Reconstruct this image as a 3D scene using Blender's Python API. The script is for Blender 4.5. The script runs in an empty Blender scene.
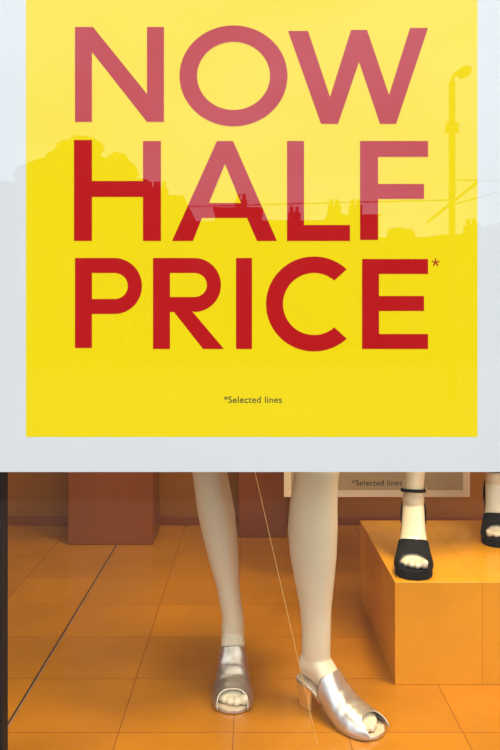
import bpy, bmesh, math, random
from mathutils import Vector, Matrix
from mathutils.geometry import tessellate_polygon
random.seed(4)
sc = bpy.context.scene
sc.view_settings.view_transform = 'Standard'
sc.view_settings.look = 'None'
H = 0.93           # eye height above display floor
F = 750.0
PY = 1.40          # poster plane

# ------------------------------------------------------------------ materials
def new_mat(name, col, rough=0.5, metal=0.0, spec=0.5, noise=0.0, nscale=8.0, bump=0.0, bscale=40.0, coat=0.0):
    m = bpy.data.materials.new(name); m.use_nodes = True
    nt = m.node_tree; b = nt.nodes['Principled BSDF']
    b.inputs['Base Color'].default_value = (*col, 1)
    b.inputs['Roughness'].default_value = rough
    b.inputs['Metallic'].default_value = metal
    b.inputs['Specular IOR Level'].default_value = spec
    b.inputs['Coat Weight'].default_value = coat
    b.inputs['Coat Roughness'].default_value = 0.15
    tc = nt.nodes.new('ShaderNodeTexCoord')
    if noise > 0:
        n = nt.nodes.new('ShaderNodeTexNoise'); n.inputs['Scale'].default_value = nscale
        n.inputs['Detail'].default_value = 4
        nt.links.new(tc.outputs['Object'], n.inputs['Vector'])
        mx = nt.nodes.new('ShaderNodeMix'); mx.data_type = 'RGBA'
        mx.inputs[6].default_value = (*[c*(1-noise) for c in col], 1)
        mx.inputs[7].default_value = (*[min(1, c*(1+noise)) for c in col], 1)
        nt.links.new(n.outputs['Fac'], mx.inputs[0])
        nt.links.new(mx.outputs[2], b.inputs['Base Color'])
    if bump > 0:
        n2 = nt.nodes.new('ShaderNodeTexNoise'); n2.inputs['Scale'].default_value = bscale
        nt.links.new(tc.outputs['Object'], n2.inputs['Vector'])
        bp = nt.nodes.new('ShaderNodeBump'); bp.inputs['Strength'].default_value = bump
        bp.inputs['Distance'].default_value = 0.01
        nt.links.new(n2.outputs['Fac'], bp.inputs['Height'])
        nt.links.new(bp.outputs['Normal'], b.inputs['Normal'])
    return m

def tile_mat(name, c1, c2, mortar, size, ox, oy, rough=0.28, axes='XY'):
    m = bpy.data.materials.new(name); m.use_nodes = True
    nt = m.node_tree; b = nt.nodes['Principled BSDF']
    tc = nt.nodes.new('ShaderNodeTexCoord')
    sep = nt.nodes.new('ShaderNodeSeparateXYZ'); cmb = nt.nodes.new('ShaderNodeCombineXYZ')
    nt.links.new(tc.outputs['Object'], sep.inputs[0])
    def off(src, o):
        a = nt.nodes.new('ShaderNodeMath'); a.operation = 'ADD'; a.inputs[1].default_value = o
        nt.links.new(src, a.inputs[0]); return a.outputs[0]
    nt.links.new(off(sep.outputs[axes[0]], ox), cmb.inputs[0])
    nt.links.new(off(sep.outputs[axes[1]], oy), cmb.inputs[1])
    br = nt.nodes.new('ShaderNodeTexBrick')
    br.offset = 0.0; br.squash = 1.0
    br.inputs['Scale'].default_value = 1.0
    br.inputs['Color1'].default_value = (*c1, 1); br.inputs['Color2'].default_value = (*c2, 1)
    br.inputs['Mortar'].default_value = (*mortar, 1)
    br.inputs['Mortar Size'].default_value = 0.0014
    br.inputs['Mortar Smooth'].default_value = 0.3
    br.inputs['Brick Width'].default_value = size; br.inputs['Row Height'].default_value = size
    nt.links.new(cmb.outputs[0], br.inputs['Vector'])
    n = nt.nodes.new('ShaderNodeTexNoise'); n.inputs['Scale'].default_value = 5
    n.inputs['Detail'].default_value = 6
    nt.links.new(tc.outputs['Object'], n.inputs['Vector'])
    rp = nt.nodes.new('ShaderNodeMapRange'); rp.inputs[3].default_value = 0.75; rp.inputs[4].default_value = 1.2
    nt.links.new(n.outputs['Fac'], rp.inputs[0])
    mul = nt.nodes.new('ShaderNodeMix'); mul.data_type = 'RGBA'; mul.blend_type = 'MULTIPLY'
    mul.inputs[0].default_value = 1
    nt.links.new(br.outputs['Color'], mul.inputs[6]); nt.links.new(rp.outputs[0], mul.inputs[7])
    nt.links.new(mul.outputs[2], b.inputs['Base Color'])
    b.inputs['Roughness'].default_value = rough
    b.inputs['Specular IOR Level'].default_value = 0.5
    bp = nt.nodes.new('ShaderNodeBump'); bp.inputs['Strength'].default_value = 0.4; bp.inputs['Distance'].default_value = 0.002
    bp.invert = True
    nt.links.new(br.outputs['Fac'], bp.inputs['Height']); nt.links.new(bp.outputs['Normal'], b.inputs['Normal'])
    return m

def glass_mat():
    m = bpy.data.materials.new('shop_glass'); m.use_nodes = True
    nt = m.node_tree; nt.nodes.clear()
    out = nt.nodes.new('ShaderNodeOutputMaterial'); mix = nt.nodes.new('ShaderNodeMixShader')
    tr = nt.nodes.new('ShaderNodeBsdfTransparent'); gl = nt.nodes.new('ShaderNodeBsdfGlossy')
    gl.inputs['Roughness'].default_value = 0.0
    tr.inputs['Color'].default_value = (0.98, 0.985, 0.975, 1)
    lw = nt.nodes.new('ShaderNodeLayerWeight')
    p = nt.nodes.new('ShaderNodeMath'); p.operation = 'POWER'; p.inputs[1].default_value = 5
    nt.links.new(lw.outputs['Facing'], p.inputs[0])
    ma = nt.nodes.new('ShaderNodeMath'); ma.operation = 'MULTIPLY_ADD'
    ma.inputs[1].default_value = 0.9; ma.inputs[2].default_value = 0.060
    nt.links.new(p.outputs[0], ma.inputs[0]); nt.links.new(ma.outputs[0], mix.inputs[0])
    nt.links.new(tr.outputs[0], mix.inputs[1]); nt.links.new(gl.outputs[0], mix.inputs[2])
    nt.links.new(mix.outputs[0], out.inputs[0])
    return m

M_white = new_mat('poster_white_paper', (0.78, 0.80, 0.80), 0.55, noise=0.03, nscale=3)
M_yellow = new_mat('poster_yellow_ink', (1.0, 0.76, 0.001), 0.6, spec=0.12, noise=0.02, nscale=2)
M_red = new_mat('poster_red_ink', (0.54, 0.004, 0.006), 0.6, spec=0.12, noise=0.02, nscale=2)
M_dark = new_mat('poster_dark_ink', (0.03, 0.02, 0.008), 0.6)
M_tan = new_mat('card_tan', (0.46, 0.33, 0.16), 0.6, noise=0.05)
M_cream = new_mat('card_cream', (0.85, 0.66, 0.40), 0.6, noise=0.03)
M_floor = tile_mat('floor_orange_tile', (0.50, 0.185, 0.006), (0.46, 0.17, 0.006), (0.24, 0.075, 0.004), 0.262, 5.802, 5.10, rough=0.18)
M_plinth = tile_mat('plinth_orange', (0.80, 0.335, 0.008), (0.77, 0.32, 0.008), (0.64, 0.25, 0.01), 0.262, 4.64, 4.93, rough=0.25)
M_wall = new_mat('wall_orange_brown', (0.33, 0.115, 0.008), 0.5, noise=0.25, nscale=2)
M_panel = new_mat('panel_red_brown', (0.24, 0.062, 0.008), 0.3, noise=0.25, nscale=3)
M_ceil = new_mat('ceiling_paint', (0.55, 0.40, 0.22), 0.8, noise=0.04)
M_frame = new_mat('frame_dark_metal', (0.006, 0.003, 0.003), 0.6, spec=0.15, noise=0.1)
M_skin = new_mat('mannequin_plastic', (0.74, 0.65, 0.44), 0.32, noise=0.03, nscale=6, coat=0.5)
M_silver = new_mat('silver_leather', (0.68, 0.66, 0.60), 0.36, metal=0.92, noise=0.08, nscale=40, bump=0.14, bscale=45)
M_gold = new_mat('gold_heel', (0.95, 0.72, 0.28), 0.3, metal=0.85, noise=0.05)
M_insole = new_mat('insole_leather', (0.62, 0.50, 0.34), 0.5, noise=0.05)
M_black = new_mat('black_suede', (0.006, 0.006, 0.007), 0.8, spec=0.2, noise=0.2, nscale=60)
M_dress = new_mat('dress_fabric', (0.02, 0.02, 0.03), 0.9, noise=0.2, nscale=50)
M_thread = new_mat('thread_yellow', (0.75, 0.48, 0.14), 0.4)
M_strip = new_mat('strip_metal', (0.75, 0.55, 0.32), 0.3, metal=0.7)
M_groove = new_mat('groove_dark', (0.02, 0.008, 0.004), 0.6)
M_glass = glass_mat()
M_stone = new_mat('facade_stone', (0.30, 0.28, 0.25), 0.9, noise=0.15, nscale=2)
M_bld = new_mat('building_stone', (0.030, 0.027, 0.024), 0.9, noise=0.2, nscale=0.4)
M_roof = new_mat('roof_slate', (0.016, 0.016, 0.018), 0.8, noise=0.2)
M_win = new_mat('building_window', (0.02, 0.025, 0.03), 0.2)
M_leaf = new_mat('foliage', (0.014, 0.020, 0.010), 0.9, noise=0.3, nscale=1.5)
M_bark = new_mat('bark', (0.04, 0.03, 0.02), 0.9, noise=0.2)
M_road = new_mat('asphalt', (0.045, 0.045, 0.043), 0.9, noise=0.2, nscale=3)
M_pave = new_mat('paving', (0.13, 0.125, 0.115), 0.85, noise=0.15, nscale=2)
M_pole = new_mat('pole_metal', (0.02, 0.02, 0.02), 0.6, noise=0.1)

# ------------------------------------------------------------------ helpers
def link(o, parent=None):
    sc.collection.objects.link(o)
    if parent: o.parent = parent
    return o
def empty(name, loc=(0, 0, 0)):
    e = bpy.data.objects.new(name, None); e.empty_display_size = 0.05
    e.location = loc; link(e); return e
def mesh_obj(name, verts, faces, mat, parent=None, smooth=False):
    me = bpy.data.meshes.new(name); me.from_pydata([tuple(v) for v in verts], [], faces); me.update()
    bm = bmesh.new(); bm.from_mesh(me); bmesh.ops.recalc_face_normals(bm, faces=bm.faces); bm.to_mesh(me); bm.free()
    if smooth:
        for p in me.polygons: p.use_smooth = True
    me.materials.append(mat)
    return link(bpy.data.objects.new(name, me), parent)
def box(name, lo, hi, mat, parent=None, bevel=0.0):
    x0, y0, z0 = lo; x1, y1, z1 = hi
    v = [(x0,y0,z0),(x1,y0,z0),(x1,y1,z0),(x0,y1,z0),(x0,y0,z1),(x1,y0,z1),(x1,y1,z1),(x0,y1,z1)]
    f = [(0,3,2,1),(4,5,6,7),(0,1,5,4),(1,2,6,5),(2,3,7,6),(3,0,4,7)]
    o = mesh_obj(name, v, f, mat, parent)
    if bevel:
        b = o.modifiers.new('bevel', 'BEVEL'); b.width = bevel; b.segments = 3
    return o
def loft(sections, n=28, cap=True):
    vs = []; fs = []
    for (c, U, V, ru, rv) in sections:
        for i in range(n):
            a = 2*math.pi*i/n
            vs.append(Vector(c) + Vector(U)*(ru*math.cos(a)) + Vector(V)*(rv*math.sin(a)))
    for s in range(len(sections)-1):
        for i in range(n):
            j = (i+1) % n
            fs.append((s*n+i, s*n+j, (s+1)*n+j, (s+1)*n+i))
    if cap:
        fs.append(tuple(range(n))[::-1]); fs.append(tuple((len(sections)-1)*n+i for i in range(n)))
    return vs, fs
def ellipsoid(c, ax, seg=16, rings=10):
    vs = []; fs = []
    for r in range(1, rings):
        t = math.pi*r/rings
        for i in range(seg):
            a = 2*math.pi*i/seg
            vs.append(Vector(c)+ax[0]*math.cos(t)+ax[1]*math.sin(t)*math.cos(a)+ax[2]*math.sin(t)*math.sin(a))
    top = len(vs); vs.append(Vector(c)+ax[0]); vs.append(Vector(c)-ax[0])
    for r in range(rings-2):
        for i in range(seg):
            j = (i+1) % seg
            fs.append((r*seg+i, r*seg+j, (r+1)*seg+j, (r+1)*seg+i))
    for i in range(seg):
        j = (i+1) % seg
        fs.append((top, j, i)); fs.append((top+1, (rings-2)*seg+i, (rings-2)*seg+j))
    return vs, fs
def merge(parts):
    V = []; Fc = []
    for vs, fs in parts:
        o = len(V); V += list(vs); Fc += [tuple(i+o for i in f) for f in fs]
    return V, Fc
def interp(tab, x):
    if x <= tab[0][0]: return tab[0][1:]
    for a, b in zip(tab, tab[1:]):
        if x <= b[0]:
            t = (x-a[0])/(b[0]-a[0]); 
            return tuple(p+(q-p)*t for p, q in zip(a[1:], b[1:]))
    return tab[-1][1:]
def tube(name, pts, r, mat, parent=None, cyclic=False, res=4):
    cu = bpy.data.curves.new(name, 'CURVE'); cu.dimensions = '3D'
    sp = cu.splines.new('POLY'); sp.points.add(len(pts)-1)
    for p, q in zip(sp.points, pts): p.co = (*q, 1)
    sp.use_cyclic_u = cyclic
    cu.bevel_depth = r; cu.bevel_resolution = res; cu.use_fill_caps = True
    cu.materials.append(mat)
    o = bpy.data.objects.new(name, cu)
    me = bpy.data.meshes.new_from_object(o)
    for p in me.polygons: p.use_smooth = True
    bpy.data.objects.remove(o)
    return link(bpy.data.objects.new(name, me), parent)

# ------------------------------------------------------------------ poster
def arc(cx, cy, rx, ry, a0, a1, n=48):
    return [(cx+rx*math.cos(math.radians(a0+(a1-a0)*i/n)), cy-ry*math.sin(math.radians(a0+(a1-a0)*i/n))) for i in range(n+1)]
L = []
L.append([[(75,122),(75,27),(93,27),(147,94),(147,27),(164,27),(164,122),(147,122),(92,52),(92,122)]])
L.append([arc(233.5,76,54,50.5,0,360,72)[:-1], arc(233.5,76,36.5,34,0,360,72)[:-1]])
L.append([[(288,31),(308,31),(330,97),(351,30),(367,30),(389,95),(410,28),(428,28),(396,124),(380,124),(359,62),(338,124),(321,124)]])
L.append([[(74,140),(92,140),(92,181),(143,181),(143,141),(161,141),(161,241),(143,241),(143,197),(92,197),(92,241),(74,241)]])
L.append([[(172,241),(217,141),(233,141),(277,241),(257,241),(247,218),(202,218),(193,241)], [(209,203),(241,203),(225,164)]])
L.append([[(287,141),(304,141),(304,225),(350,225),(350,241),(287,241)]])
L.append([[(360,141),(428,141),(428,157),(378,157),(378,184),(424,184),(424,199),(378,199),(378,240),(360,240)]])
def bowl(x0, xs, xr, y0, y1, tail):
    ry = (y1-y0)/2; cy = (y0+y1)/2; cx = xr-ry*0.98
    outer = [(x0, y0)] + arc(cx, cy, ry*0.98, ry, 90, -90, 24) + tail
    inr = ry-15; ix = xs
    inner = [(ix, cy-inr)] + arc(cx, cy, inr*0.95+1, inr, 90, -90, 20) + [(ix, cy+inr)]
    return [outer, inner]
L.append(bowl(75, 92, 142, 258, 314, [(92,314),(92,348),(75,348)]))
L.append(bowl(153, 170, 221, 258, 312, [(192,311),(224,349),(203,349),(174,312),(170,312),(170,349),(153,349)]))
L.append([[(236,258),(252,258),(252,349),(236,349)]])
L.append([arc(314,304,48,47.5,47,313,56) + arc(314,304,31,31,313-2,47+2,56)])
L.append([[(362,259),(428,259),(428,274),(379,274),(379,296),(424,296),(424,311),(379,311),(379,334),(428,334),(428,349),(362,349)]])
star = []
for k in range(5):
    a = math.radians(90+72*k); d = (math.cos(a), -math.sin(a)); n_ = (-d[1], d[0])
    star.append([[(435.5-n_[0]*.5, 262.5-n_[1]*.5), (435.5+n_[0]*.5, 262.5+n_[1]*.5), (435.5+d[0]*4+n_[0]*.8, 262.5+d[1]*4+n_[1]*.8), (435.5+d[0]*4-n_[0]*.8, 262.5+d[1]*4-n_[1]*.8)]])

def fill_obj(name, letters, conv, mat, parent):
    V = []; Fc = []
    for loops in letters:
        lv = [[Vector((x, -y, 0)) for x, y in lp] for lp in loops]
        tris = tessellate_polygon(lv); flat = [p for lp in lv for p in lp]; o = len(V)
        V += [conv(p.x, -p.y) for p in flat]; Fc += [tuple(i+o for i in t) for t in tris]
    me = bpy.data.meshes.new(name); me.from_pydata(V, [], Fc); me.materials.append(mat)
    return link(bpy.data.objects.new(name, me), parent)
def text_mesh(name, txt, width, centre, y, mat, parent):
    cu = bpy.data.curves.new(name, 'FONT'); cu.body = txt; cu.size = 1; cu.align_x = 'CENTER'; cu.align_y = 'CENTER'
    cu.offset = 0.008; cu.space_character = 1.06
    o = bpy.data.objects.new(name, cu); me = bpy.data.meshes.new_from_object(o); bpy.data.objects.remove(o)
    xs = [v.co.x for v in me.vertices]; s = width/(max(xs)-min(xs))
    for v in me.vertices: v.co = Vector((v.co.x*s+centre[0], y, v.co.y*s+centre[1]))
    me.materials.clear(); me.materials.append(mat)
    return link(bpy.data.objects.new(name, me), parent)

k1 = PY/F
def P(x, y, off=0.0): return ((x-250)*k1, PY-off, H-(y-325)*k1)
poster = empty('sale_poster')
def sheet(name, x0, x1, y0, y1, off, thick, mat, parent):
    a = P(x0, y1); b = P(x1, y0)
    return box(name, (a[0], PY-off, a[2]), (b[0], PY-off+thick, b[2]), mat, parent)
sheet('paper_sheet', -4, 512, -150, 472, 0.0, 0.002, M_white, poster)
sheet('yellow_panel', 26, 477.5, -100, 437, 0.0002, 0.0001, M_yellow, poster)
fill_obj('headline_letters', L, lambda x, y: P(x, y, 0.0004), M_red, poster)
fill_obj('asterisk', star, lambda x, y: P(x, y, 0.0004), M_red, poster)
cc = P(253, 400)
text_mesh('small_print', '*Selected lines', 58*k1, (cc[0], cc[2]), PY-0.0004, M_dark, poster)

# second hanging poster, further inside
d2 = 2.66; k2 = d2/F
def Q(x, y): return ((x-250)*k2, H-(y-325)*k2)
p2 = empty('sale_poster.001')
a = Q(284, 497); b = Q(470, 300)
box('paper_sheet', (a[0], d2, a[1]), (b[0], d2+0.004, b[1]), M_cream, p2)
a = Q(291, 490); b = Q(463, 307)
box('printed_panel', (a[0], d2-0.001, a[1]), (b[0], d2-0.0005, b[1]), M_tan, p2)
c2 = Q(377, 483)
text_mesh('small_print', '*Selected lines', 50*k2, c2, d2-0.0014, M_dark, p2)
for i, px in enumerate((300, 455)):
    q = Q(px, 300)
    tube('hanging_cord_%d' % (i+1), [(q[0], d2+0.002, q[1]-0.01), (q[0], d2+0.002, 2.60)], 0.0012, M_frame, p2)

# ------------------------------------------------------------------ display room
CZ = 2.6
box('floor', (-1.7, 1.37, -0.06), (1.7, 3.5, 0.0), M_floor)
box('wall_back', (-1.7, 3.5, -0.06), (1.7, 3.56, CZ), M_wall)
box('wall_left', (-1.76, 1.37, -0.06), (-1.7, 3.56, CZ), M_wall)
box('wall_right', (1.7, 1.37, -0.06), (1.76, 3.56, CZ), M_wall)
box('ceiling', (-1.76, 1.37, CZ), (1.76, 3.56, CZ+0.06), M_ceil)
box('baseboard_back', (-1.7, 3.48, 0.0), (1.7, 3.5, 0.04), M_panel, bevel=0.003)
gx = 1.385
pane = mesh_obj('window_1', [(-1.7, gx, 0.0), (1.7, gx, 0.0), (1.7, gx, CZ), (-1.7, gx, CZ)], [(0, 1, 2, 3)], M_glass)
post = empty('window_frame')
box('post_left', (-0.62, 1.43, 0.0), (-0.474, 1.47, CZ), M_frame, post, bevel=0.002)
box('sill', (-1.7, 1.36, -0.06), (1.7, 1.41, -0.001), M_frame, post)
box('head', (-1.7, 1.39, CZ-0.06), (1.7, 1.43, CZ), M_frame, post)
strip = empty('trim_1')
box('groove', (-0.566, 1.51, 0.0), (-0.561, 3.48, 0.0012), M_groove, strip)
box('metal_edge', (-0.561, 1.51, 0.0), (-0.5585, 3.48, 0.0016), M_strip, strip)
box('display_column', (-0.77, 3.17, 0.0), (-0.41, 3.40, 2.2), M_panel, bevel=0.004)
box('display_column.001', (-0.05, 3.28, 0.0), (0.16, 3.44, 2.2), M_panel, bevel=0.004)
PZ = 0.266
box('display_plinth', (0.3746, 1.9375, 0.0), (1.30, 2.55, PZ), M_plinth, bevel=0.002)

# ------------------------------------------------------------------ foot + shoe + leg
def sstep(t):
    t = max(0, min(1, t)); return t*t*(3-2*t)
def prof(x, hh, base): return base + hh*(1-sstep((x-0.035)/0.125))
FT = [(0.002,.020,.040,.010),(0.008,.008,.060,.020),(0.02,.002,.078,.027),(0.04,0,.090,.030),(0.065,0,.090,.031),(0.085,0,.080,.032),
      (0.105,0,.066,.034),(0.13,0,.052,.039),(0.155,0,.040,.0435),(0.175,0,.031,.044),(0.19,0,.024,.041),(0.202,.002,.018,.034)]
def foot_parts(T, hh, base, med):
    X = T.to_3x3() @ Vector((1,0,0)); Y = T.to_3x3() @ Vector((0,1,0)); Z = Vector((0,0,1))
    secs = []
    for x, bo, to, w in FT:
        b = prof(x, hh, base)
        secs.append((T @ Vector((x, 0, b+(bo+to)/2)), Y, Z, w, (to-bo)/2))
    parts = [loft(secs)]
    for i, (yy, xe, r) in enumerate([(.029,.226,.0125),(.0095,.226,.0095),(-.006,.221,.009),(-.0205,.213,.0085),(-.033,.203,.008)]):
        yy *= med
        c0 = Vector((0.178, yy*0.9, base+0.013)); c1 = Vector((xe-r, yy, base+r*0.95))
        ax = (c1-c0)
        u = (T.to_3x3() @ ax)
        ul = u.normalized(); s = Vector((0,0,1)).cross(ul).normalized(); w_ = ul.cross(s)
        parts.append(loft([(T@(c0+ax*t), s, w_, r*q, r*q) for t, q in ((0,.8),(.35,.92),(.55,.85),(.8,1.03),(.95,1.0),(1.1,.8),(1.2,.45))], 16))
    return parts
SW = [(-.004,.010),(0,.018),(0.01,.026),(0.03,.032),(0.06,.033),(0.09,.034),(0.12,.039),(0.15,.046),(0.175,.049),(0.20,.046),(0.218,.037),(0.230,.024),(0.236,.010)]
def sole(name, T, hh, base, thick, mat, parent, grow=0.0):
    vs = []; fs = []; xs = [-.004,0,.005,.01,.02,.03,.045,.06,.075,.09,.105,.12,.135,.15,.165,.18,.195,.207,.218,.225,.231,.236]
    for x in xs:
        w = interp(SW, x)[0]+grow; b = prof(x, hh, base)
        for y, z in ((-w, b), (-w*.5, b+.0), (w*.5, b), (w, b), (w, b-thick), (-w, b-thick)):
            vs.append(T @ Vector((x, y, z)))
    n = 6
    for s in range(len(xs)-1):
        for i in range(n):
            j = (i+1) % n; fs.append((s*n+i, s*n+j, (s+1)*n+j, (s+1)*n+i))
    fs.append(tuple(range(n))); fs.append(tuple((len(xs)-1)*n+i for i in range(n)))
    o = mesh_obj(name, vs, fs, mat, parent, smooth=False)
    bv = o.modifiers.new('bevel', 'BEVEL'); bv.width = 0.0012; bv.segments = 2; bv.limit_method = 'ANGLE'
    return o
def upper(name, T, hh, base, xr, xf, mat, parent, grow=0.003, side_r=None, side_f=None, crease=0.0):
    side_r = xr if side_r is None else side_r; side_f = xf if side_f is None else side_f
    NU, NV = 40, 40; vs = []; fs = []
    tops = [(0.05,.088,.031),(0.075,.086,.032),(0.10,.070,.034),(0.125,.056,.039),(0.15,.044,.044),(0.175,.034,.046),(0.2,.027,.044),(0.215,.024,.040),(0.236,.020,.030)]
    for iv in range(NV+1):
        a = math.pi*iv/NV; c = math.cos(a); s = math.sin(a)
        q = abs(c)**2.2
        r0 = xr+(side_r-xr)*q; f0 = xf+(side_f-xf)*q
        for iu in range(NU+1):
            x = r0+(f0-r0)*iu/NU
            to, w = interp(tops, x); w = max(w, interp(SW, x)[0]-0.002)
            b = prof(x, hh, base)-0.003
            y = (w+grow)*math.copysign(abs(c)**.72, c); z = b+(to+.003+grow)*(s**.78 if s > 0 else 0)
            t = (x-0.10)/0.12
            wob = crease*(math.sin(x*190+c*2.2)+.5*math.sin(x*330-c*4))*s*max(0,1-abs(t-.35)*1.6)
            vs.append(T @ Vector((x, y, z+wob)))
    for iv in range(NV):
        for iu in range(NU):
            k = iv*(NU+1)+iu; fs.append((k, k+1, k+NU+2, k+NU+1))
    o = mesh_obj(name, vs, fs, mat, parent, smooth=True)
    sm = o.modifiers.new('sm', 'SMOOTH'); sm.factor = 0.5; sm.iterations = 3
    so = o.modifiers.new('sol', 'SOLIDIFY'); so.thickness = 0.0022; so.offset = 1
    return o
def heel_block(name, T, hh, base, thick, mat, parent, w=0.027, x1=0.052):
    vs = []; fs = []
    secs = 6; n = 20
    for k in range(secs+1):
        t = k/secs
        sh = 0.80+0.20*t**1.5
        xc = (x1/2)*1.0 + 0.001; rx = x1/2*sh; ry = w*sh
        for i in range(n):
            a = 2*math.pi*i/n; c = math.cos(a); s = math.sin(a)
            x = xc+rx*math.copysign(abs(c)**.45, c); y = ry*math.copysign(abs(s)**.45, s)
            zt = prof(x, hh, base)-thick+0.0005
            vs.append(T @ Vector((x, y, zt*t)))
    for s_ in range(secs):
        for i in range(n):
            j = (i+1) % n; fs.append((s_*n+i, s_*n+j, (s_+1)*n+j, (s_+1)*n+i))
    fs.append(tuple(range(n))); fs.append(tuple(secs*n+i for i in range(n)))
    o = mesh_obj(name, vs, fs, mat, parent, smooth=False)
    bv = o.modifiers.new('bevel', 'BEVEL'); bv.width = 0.0015; bv.segments = 2; bv.limit_method = 'ANGLE'
    return o
def shank_parts(T, hh, base, knee, hip, sc_=1.0, asc=1.0):
    X = T.to_3x3() @ Vector((1,0,0)); Y = T.to_3x3() @ Vector((0,1,0)); Z = Vector((0,0,1))
    zb = base+hh
    ank = T @ Vector((0.048, 0, zb+0.092))
    secs = [(T @ Vector((0.046, 0, zb+0.03)), Y, X, .027, .036), (T @ Vector((0.048, 0, zb+0.065)), Y, X, .031, .037)]
    tab = [(0,.0285,.034,0),(0.08,.029,.0345,0),(.2,.034,.040,.002),(.34,.043,.049,.006),(.5,.051,.059,.010),(.65,.055,.063,.012),(.8,.053,.060,.009),(.92,.051,.056,.003),(1.0,.051,.055,-.002),(1.06,.052,.056,0)]
    for t, a_, b_, back in tab:
        c = ank.lerp(knee, t) - X*back
        q = sc_ if t > .15 else asc
        secs.append((c, Y, X, a_*q, b_*q))
    for t, a_, b_ in ((.2,.060,.064),(.45,.070,.074),(.7,.079,.084),(.9,.084,.092),(1.0,.085,.095)):
        secs.append((knee.lerp(hip, t), Y, X, a_, b_))
    return loft(secs, 32)

def torso_parts(c, ang, z0):
    S = Vector((math.cos(ang), math.sin(ang), 0)); Fw = Vector((math.sin(ang), -math.cos(ang), 0))
    tab = [(-.02,.10,.07,0),(.03,.165,.105,0),(.10,.170,.112,0),(.18,.145,.095,.005),(.27,.115,.080,.01),(.36,.130,.090,.01),(.45,.145,.110,.02),
           (.53,.155,.095,.01),(.60,.160,.075,0),(.635,.120,.065,0),(.66,.060,.055,0),(.70,.047,.050,.0),(.74,.046,.049,.004)]
    return loft([(Vector((c[0], c[1], z0+z))+Fw*f, S, Fw, a_, b_) for z, a_, b_, f in tab], 32)

def remesh(vs, fs, name, mat, parent, vox=0.0028):
    me = bpy.data.meshes.new('tmp'); me.from_pydata([tuple(v) for v in vs], [], fs)
    bm = bmesh.new(); bm.from_mesh(me); bmesh.ops.recalc_face_normals(bm, faces=bm.faces); bm.to_mesh(me); bm.free()
    o = bpy.data.objects.new('tmp', me); sc.collection.objects.link(o)
    r = o.modifiers.new('r', 'REMESH'); r.mode = 'VOXEL'; r.voxel_size = vox
    s = o.modifiers.new('s', 'SMOOTH'); s.factor = 0.6; s.iterations = 5
    dg = bpy.context.evaluated_depsgraph_get()
    m2 = bpy.data.meshes.new_from_object(o.evaluated_get(dg)); m2.name = name
    bpy.data.objects.remove(o)
    for p in m2.polygons: p.use_smooth = True
    m2.materials.clear(); m2.materials.append(mat)
    return link(bpy.data.objects.new(name, m2), parent)

def Tm(x, y, z, ang): return Matrix.Translation((x, y, z)) @ Matrix.Rotation(math.radians(ang), 4, 'Z')

def dress(name, c, ang, z0, hem, parent):
    S = Vector((math.cos(ang), math.sin(ang), 0)); Fw = Vector((math.sin(ang), -math.cos(ang), 0))
    tab = [(hem-z0,.235,.175,0),(-.15,.215,.155,0),(-.02,.195,.135,0),(.10,.182,.122,0),(.18,.155,.105,.005),(.27,.125,.090,.01),(.36,.138,.098,.01),(.45,.152,.118,.02),(.53,.162,.103,.01),(.58,.164,.085,0)]
    vs, fs = loft([(Vector((c[0], c[1], z0+z))+Fw*f, S, Fw, a_, b_) for z, a_, b_, f in tab], 48, cap=False)
    o = mesh_obj(name, vs, fs, M_dress, parent, smooth=True)
    m = o.modifiers.new('s', 'SOLIDIFY'); m.thickness = 0.003; m.offset = 1
    return o

# silver-shoe mannequin
man = empty('mannequin')
TL = Tm(-0.046, 2.025, 0.0, -89); TR = Tm(0.126, 1.852, 0.0, -44)
hh = 0.058; base = 0.010
kneeL = Vector((-0.114, 2.00, 0.575)); kneeR = Vector((0.162, 1.83, 0.575))
hipL = Vector((-0.070, 1.98, 0.93)); hipR = Vector((0.105, 1.93, 0.93))
parts = foot_parts(TL, hh, base, 1) + foot_parts(TR, hh, base, -1)
parts.append(shank_parts(TL, hh, base, kneeL, hipL, 0.91)); parts.append(shank_parts(TR, hh, base, kneeR, hipR, 1.02, 1.1))
parts.append(torso_parts((0.018, 1.955), 0.15, 0.90))
remesh(*merge(parts), 'body', M_skin, man)
dress('dress', (0.018, 1.955), 0.15, 0.90, 0.68, man)
for i, T in enumerate((TL, TR)):
    t = i+1
    sole('shoe_%d_sole' % t, T, hh, base, 0.008, M_silver, man, 0.001)
    sole('shoe_%d_insole' % t, T, hh, base+0.001, 0.002, M_insole, man, -0.002)
    upper('shoe_%d_upper' % t, T, hh, base, 0.102, 0.197, M_silver, man, side_r=0.080, side_f=0.233, crease=0.0012)
    heel_block('shoe_%d_heel' % t, T, hh, base, 0.008, M_gold, man)

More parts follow.
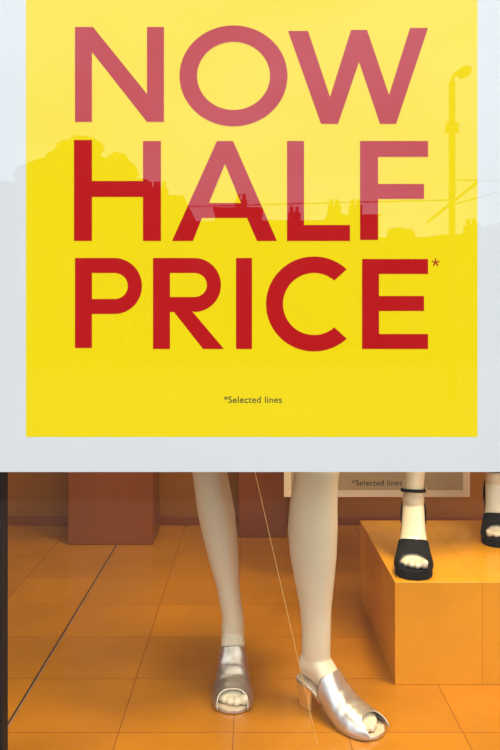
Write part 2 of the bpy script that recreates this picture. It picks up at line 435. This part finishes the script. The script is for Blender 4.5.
# black-sandal mannequin
man2 = empty('mannequin.001')
T1 = Tm(0.474, 2.178, PZ, -102); T2 = Tm(0.800, 2.460, PZ, -104)
hh2 = 0.078; base2 = 0.024
k1_ = Vector((0.492, 2.14, PZ+0.62)); k2_ = Vector((0.790, 2.36, PZ+0.62))
h1 = Vector((0.56, 2.22, PZ+0.97)); h2 = Vector((0.73, 2.27, PZ+0.97))
parts = foot_parts(T1, hh2, base2, 1) + foot_parts(T2, hh2, base2, -1)
parts.append(shank_parts(T1, hh2, base2, k1_, h1)); parts.append(shank_parts(T2, hh2, base2, k2_, h2))
parts.append(torso_parts((0.645, 2.245), 0.28, PZ+0.94))
remesh(*merge(parts), 'body', M_skin, man2)
dress('dress', (0.645, 2.245), 0.28, PZ+0.94, PZ+0.72, man2)
for i, T in enumerate((T1, T2)):
    t = i+1
    sole('sandal_%d_sole' % t, T, hh2, base2, 0.0235, M_black, man2, 0.001)
    upper('sandal_%d_toe_band' % t, T, hh2, base2, 0.140, 0.186, M_black, man2, side_r=0.120, side_f=0.233)
    heel_block('sandal_%d_heel' % t, T, hh2, base2, 0.0225, M_black, man2)
    zb = base2+hh2
    for lab, zz, rx, ry in (('strap', zb+0.088, .037, .0325),):
        vs = []; fs = []; n = 36
        for kz in (0, 1):
            for j in range(n):
                a_ = 2*math.pi*j/n
                vs.append(T @ Vector((0.048+rx*math.cos(a_), ry*math.sin(a_), zz+0.009*kz+0.006*math.cos(a_))))
        for j in range(n):
            q = (j+1) % n; fs.append((j, q, n+q, n+j))
        o = mesh_obj('sandal_%d_ankle_strap' % t, vs, fs, M_black, man2, smooth=True)
        m = o.modifiers.new('s', 'SOLIDIFY'); m.thickness = 0.003; m.offset = 1
    vs = []; fs = []; n = 24; rings = 6
    for kz in range(rings+1):
        tt = kz/rings
        for j in range(n+1):
            a_ = math.radians(75 + 210*j/n)
            back = max(0, -math.cos(a_))
            top = 0.026 + 0.072*back**1.2
            z = zb - 0.002 + top*tt
            rx = 0.036+0.004*math.sin(tt*math.pi) - 0.006*tt; ry = 0.0345
            vs.append(T @ Vector((0.036+rx*math.cos(a_)+0.006*tt*tt, ry*math.sin(a_), z)))
    for kz in range(rings):
        for j in range(n):
            k_ = kz*(n+1)+j; fs.append((k_, k_+1, k_+n+2, k_+n+1))
    o = mesh_obj('sandal_%d_heel_counter' % t, vs, fs, M_black, man2, smooth=True)
    m = o.modifiers.new('s', 'SOLIDIFY'); m.thickness = 0.002; m.offset = 1
    tube('sandal_%d_buckle' % t, [T @ Vector((0.040+dx, 0.036, zb+0.088+dz)) for dx, dz in ((0,0),(0.012,0),(0.012,.012),(0,.012))], 0.0009, M_gold, man2, cyclic=True)

sx = (0.150-0.011)/(0.605-0.0)
tube('hanging_thread', [(0.150, 1.66, 0.0), (0.150-sx*CZ, 1.66, CZ)], 0.0007, M_thread)

# ------------------------------------------------------------------ outside
GZ = -0.42
box('pavement', (-30, -3.0, GZ-0.1), (30, 1.36, GZ), M_pave)
box('road', (-150, -150, GZ-0.3), (150, -3.0, GZ-0.105), M_road)
fac = empty('wall_front')
box('stall_riser', (-1.76, 1.365, GZ), (1.76, 1.56, -0.061), M_stone, fac)
box('pier_left', (-6, 1.37, GZ), (-1.77, 1.7, 5.0), M_stone, fac)
box('pier_right', (1.77, 1.37, GZ), (6, 1.7, 5.0), M_stone, fac)
box('fascia', (-1.77, 1.37, CZ+0.07), (1.77, 1.7, 5.0), M_stone, fac)

BY = -28.0; VD = 2*gx-BY; kb = VD/F
def bx(px): return (px-250)*kb
def bz(py): return H+(325-py)*kb
GR = GZ-0.10
def building(px0, px1, py_eave, py_ridge, chim=(), depth=8, idx=0):
    nm = 'building' if idx == 0 else 'building.%03d' % idx
    e = empty(nm)
    x0, x1, ze, zr = bx(px0), bx(px1), bz(py_eave), bz(py_ridge)
    box('walls', (x0, BY-depth, GR), (x1, BY, ze), M_bld, e)
    yc = BY-depth/2
    v = [(x0-.1,BY+.2,ze),(x1+.1,BY+.2,ze),(x1+.1,BY-depth-.2,ze),(x0-.1,BY-depth-.2,ze),(x0+.2,yc,zr),(x1-.2,yc,zr)]
    mesh_obj('roof', v, [(0,1,5,4),(2,3,4,5),(0,4,3),(1,2,5),(0,3,2,1)], M_roof, e)
    for i, c in enumerate(chim):
        x = bx(c); box('chimney_%d' % i, (x-.28, yc-.3, ze), (x+.28, yc+.3, zr+0.55), M_bld, e)
        for s in (-.13, .13):
            box('pot_%d_%d' % (i, s > 0), (x+s-.08, yc-.08, zr+0.55), (x+s+.08, yc+.08, zr+0.85), M_bld, e)
    vs = []; fs = []
    nx = max(1, int((x1-x0)/1.5)); z = GR+1.2
    while z+1.5 < ze:
        for i in range(nx):
            xc = x0+(i+.5)*(x1-x0)/nx; o = len(vs)
            vs += [(xc-.4,BY+.02,z),(xc+.4,BY+.02,z),(xc+.4,BY+.02,z+1.2),(xc-.4,BY+.02,z+1.2)]; fs.append((o,o+1,o+2,o+3))
        z += 2.2
    if vs: mesh_obj('building_windows', vs, fs, M_win, e)
spec = [(-420,-256,150,120,(-400,-280)),(-255,-106,170,140,(-180,)),(-105,14,182,165,(-60,)),(128,181,196,184,(140,150)),(182,214,222,214,()),(215,261,208,198,(240,)),
        (262,329,221,212,(300,)),(330,379,215,204,(345,369)),(380,440,238,230,()),(441,560,235,226,(500,)),(562,700,200,180,(580,640)),(702,880,160,140,(800,)),(15,127,190,178,(60,))]
for i, s in enumerate(spec): building(*s, idx=i)

def tree(px, py_top, rpx, y, idx):
    e = empty('tree' if idx == 0 else 'tree.%03d' % idx)
    k = (2*gx-y)/F; x = (px-250)*k; zt = H+(325-py_top)*k; r = rpx*k
    tube('trunk', [(x, y, GR), (x+.1, y, zt-r)], 0.18, M_bark, e)
    bm = bmesh.new()
    for j in range(30):
        rr = r*random.uniform(.16,.38)
        a = random.uniform(0, 6.28); h = random.uniform(-1, 1)
        rad = r*0.85*math.sqrt(max(0, 1-h*h))*random.uniform(.4, 1)
        m = Matrix.Translation((x+rad*math.cos(a), y+rad*math.sin(a)*.6, zt-r+h*(r-rr))) @ Matrix.Scale(rr, 4)
        bmesh.ops.create_icosphere(bm, subdivisions=3, radius=1, matrix=m)
    for v in bm.verts:
        v.co += Vector([random.uniform(-1, 1) for _ in range(3)])*r*.08
    me = bpy.data.meshes.new('foliage'); bm.to_mesh(me); bm.free(); me.materials.append(M_leaf)
    link(bpy.data.objects.new('foliage', me), e)
tree(85, 138, 48, -24.0, 0); tree(40, 160, 42, -22.5, 1); tree(118, 165, 34, -21.5, 2); tree(400, 228, 24, -25.0, 3); tree(480, 222, 30, -24.0, 4)

lp = empty('street_lamp')
ly = -12.0; kl = (2*gx-ly)/F
lx = (452-250)*kl; ztop = H+(325-82)*kl
tube('pole', [(lx, ly, GR), (lx, ly, GR+1.2)], 0.10, M_pole, lp)
tube('shaft', [(lx, ly, GR+1.1), (lx, ly, ztop)], 0.065, M_pole, lp)
pts = [(lx+0.22*(1-math.cos(t)), ly, ztop+0.22*math.sin(t)) for t in [i*math.pi/2/8 for i in range(9)]]
tube('arm', pts, 0.035, M_pole, lp)
vs, fs = ellipsoid(Vector((lx+0.24, ly, ztop+0.2)), (Vector((0.13,0,0.09)), Vector((0,0.1,0)), Vector((-0.06,0,0.09))))
mesh_obj('lantern', vs, fs, M_pole, lp, True)
box('bracket', (lx-.12, ly-.05, ztop-1.0), (lx+.12, ly+.05, ztop-.8), M_pole, lp)
w = empty('overhead_wires')
zz = H+(325-205)*kl
tube('wire_1', [(lx, ly, zz), (lx+9, -3.2, zz+1.8)], 0.014, M_pole, w)
tube('wire_2', [(lx, ly, zz+.1), (-25, ly-2, zz-.3)], 0.012, M_pole, w)
tube('wire_3', [(lx, ly, zz+.5), (25, ly-2, zz+.2)], 0.012, M_pole, w)
tube('stay', [(lx-.5, ly, zz-.35), (lx+.5, ly, zz+.45)], 0.026, M_pole, w)

# ------------------------------------------------------------------ world
wd = bpy.data.worlds.new('overcast'); sc.world = wd; wd.use_nodes = True
nt = wd.node_tree; bg = nt.nodes['Background']
tc = nt.nodes.new('ShaderNodeTexCoord'); sp = nt.nodes.new('ShaderNodeSeparateXYZ')
nt.links.new(tc.outputs['Generated'], sp.inputs[0])
cr = nt.nodes.new('ShaderNodeValToRGB')
el = cr.color_ramp.elements
el[0].position = 0.0; el[0].color = (0.70, 0.79, 0.93, 1)
el[1].position = 1.0; el[1].color = (1.15, 1.1, 1.05, 1)
e_ = cr.color_ramp.elements.new(0.35); e_.color = (0.68, 0.80, 1.0, 1)
e2 = cr.color_ramp.elements.new(0.6); e2.color = (1.25, 1.2, 1.15, 1)
nt.links.new(sp.outputs['Z'], cr.inputs[0])
nz = nt.nodes.new('ShaderNodeTexNoise'); nz.inputs['Scale'].default_value = 3.5; nz.inputs['Detail'].default_value = 5
mp = nt.nodes.new('ShaderNodeMapping'); mp.inputs['Scale'].default_value = (1, 1, 2.5)
nt.links.new(tc.outputs['Generated'], mp.inputs[0]); nt.links.new(mp.outputs[0], nz.inputs['Vector'])
mr = nt.nodes.new('ShaderNodeMapRange'); mr.inputs[1].default_value = 0.3; mr.inputs[2].default_value = 0.7
mr.inputs[3].default_value = 0.7; mr.inputs[4].default_value = 1.2
nt.links.new(nz.outputs['Fac'], mr.inputs[0])
mm = nt.nodes.new('ShaderNodeMix'); mm.data_type = 'RGBA'; mm.blend_type = 'MULTIPLY'; mm.inputs[0].default_value = 1
nt.links.new(cr.outputs[0], mm.inputs[6]); nt.links.new(mr.outputs[0], mm.inputs[7])
nt.links.new(mm.outputs[2], bg.inputs['Color'])
bg.inputs['Strength'].default_value = 2.5

# ------------------------------------------------------------------ lights (ceiling fittings)
def area(name, loc, size, power, col, target=None, spread=None):
    l = bpy.data.lights.new(name, 'AREA'); l.energy = power; l.size = size; l.color = col
    if spread: l.spread = math.radians(spread)
    o = bpy.data.objects.new(name, l); o.location = loc; link(o)
    t = Vector(target) if target else Vector((loc[0], loc[1], 0))
    o.rotation_euler = (t-Vector(loc)).to_track_quat('-Z', 'Y').to_euler()
    return o
area('ceiling_downlight', (0.75, 1.75, 2.52), 0.4, 24, (1.0, 0.84, 0.52), (0.65, 2.0, 0.2), 120)
area('ceiling_downlight.001', (-0.10, 1.62, 2.52), 0.3, 9, (1.0, 0.88, 0.64), (0.1, 1.85, 0.0), 120)
area('ceiling_downlight.002', (0.5, 2.8, 2.52), 0.3, 9, (1.0, 0.80, 0.48), (0.3, 3.3, 0.2))

cam = bpy.data.cameras.new('camera'); cam.lens = 36; cam.sensor_width = 36; cam.shift_y = -50/750
cam.clip_start = 0.01; cam.clip_end = 500
co = bpy.data.objects.new('camera', cam); co.location = (0, 0, H); co.rotation_euler = (math.pi/2, 0, 0)
link(co); sc.camera = co
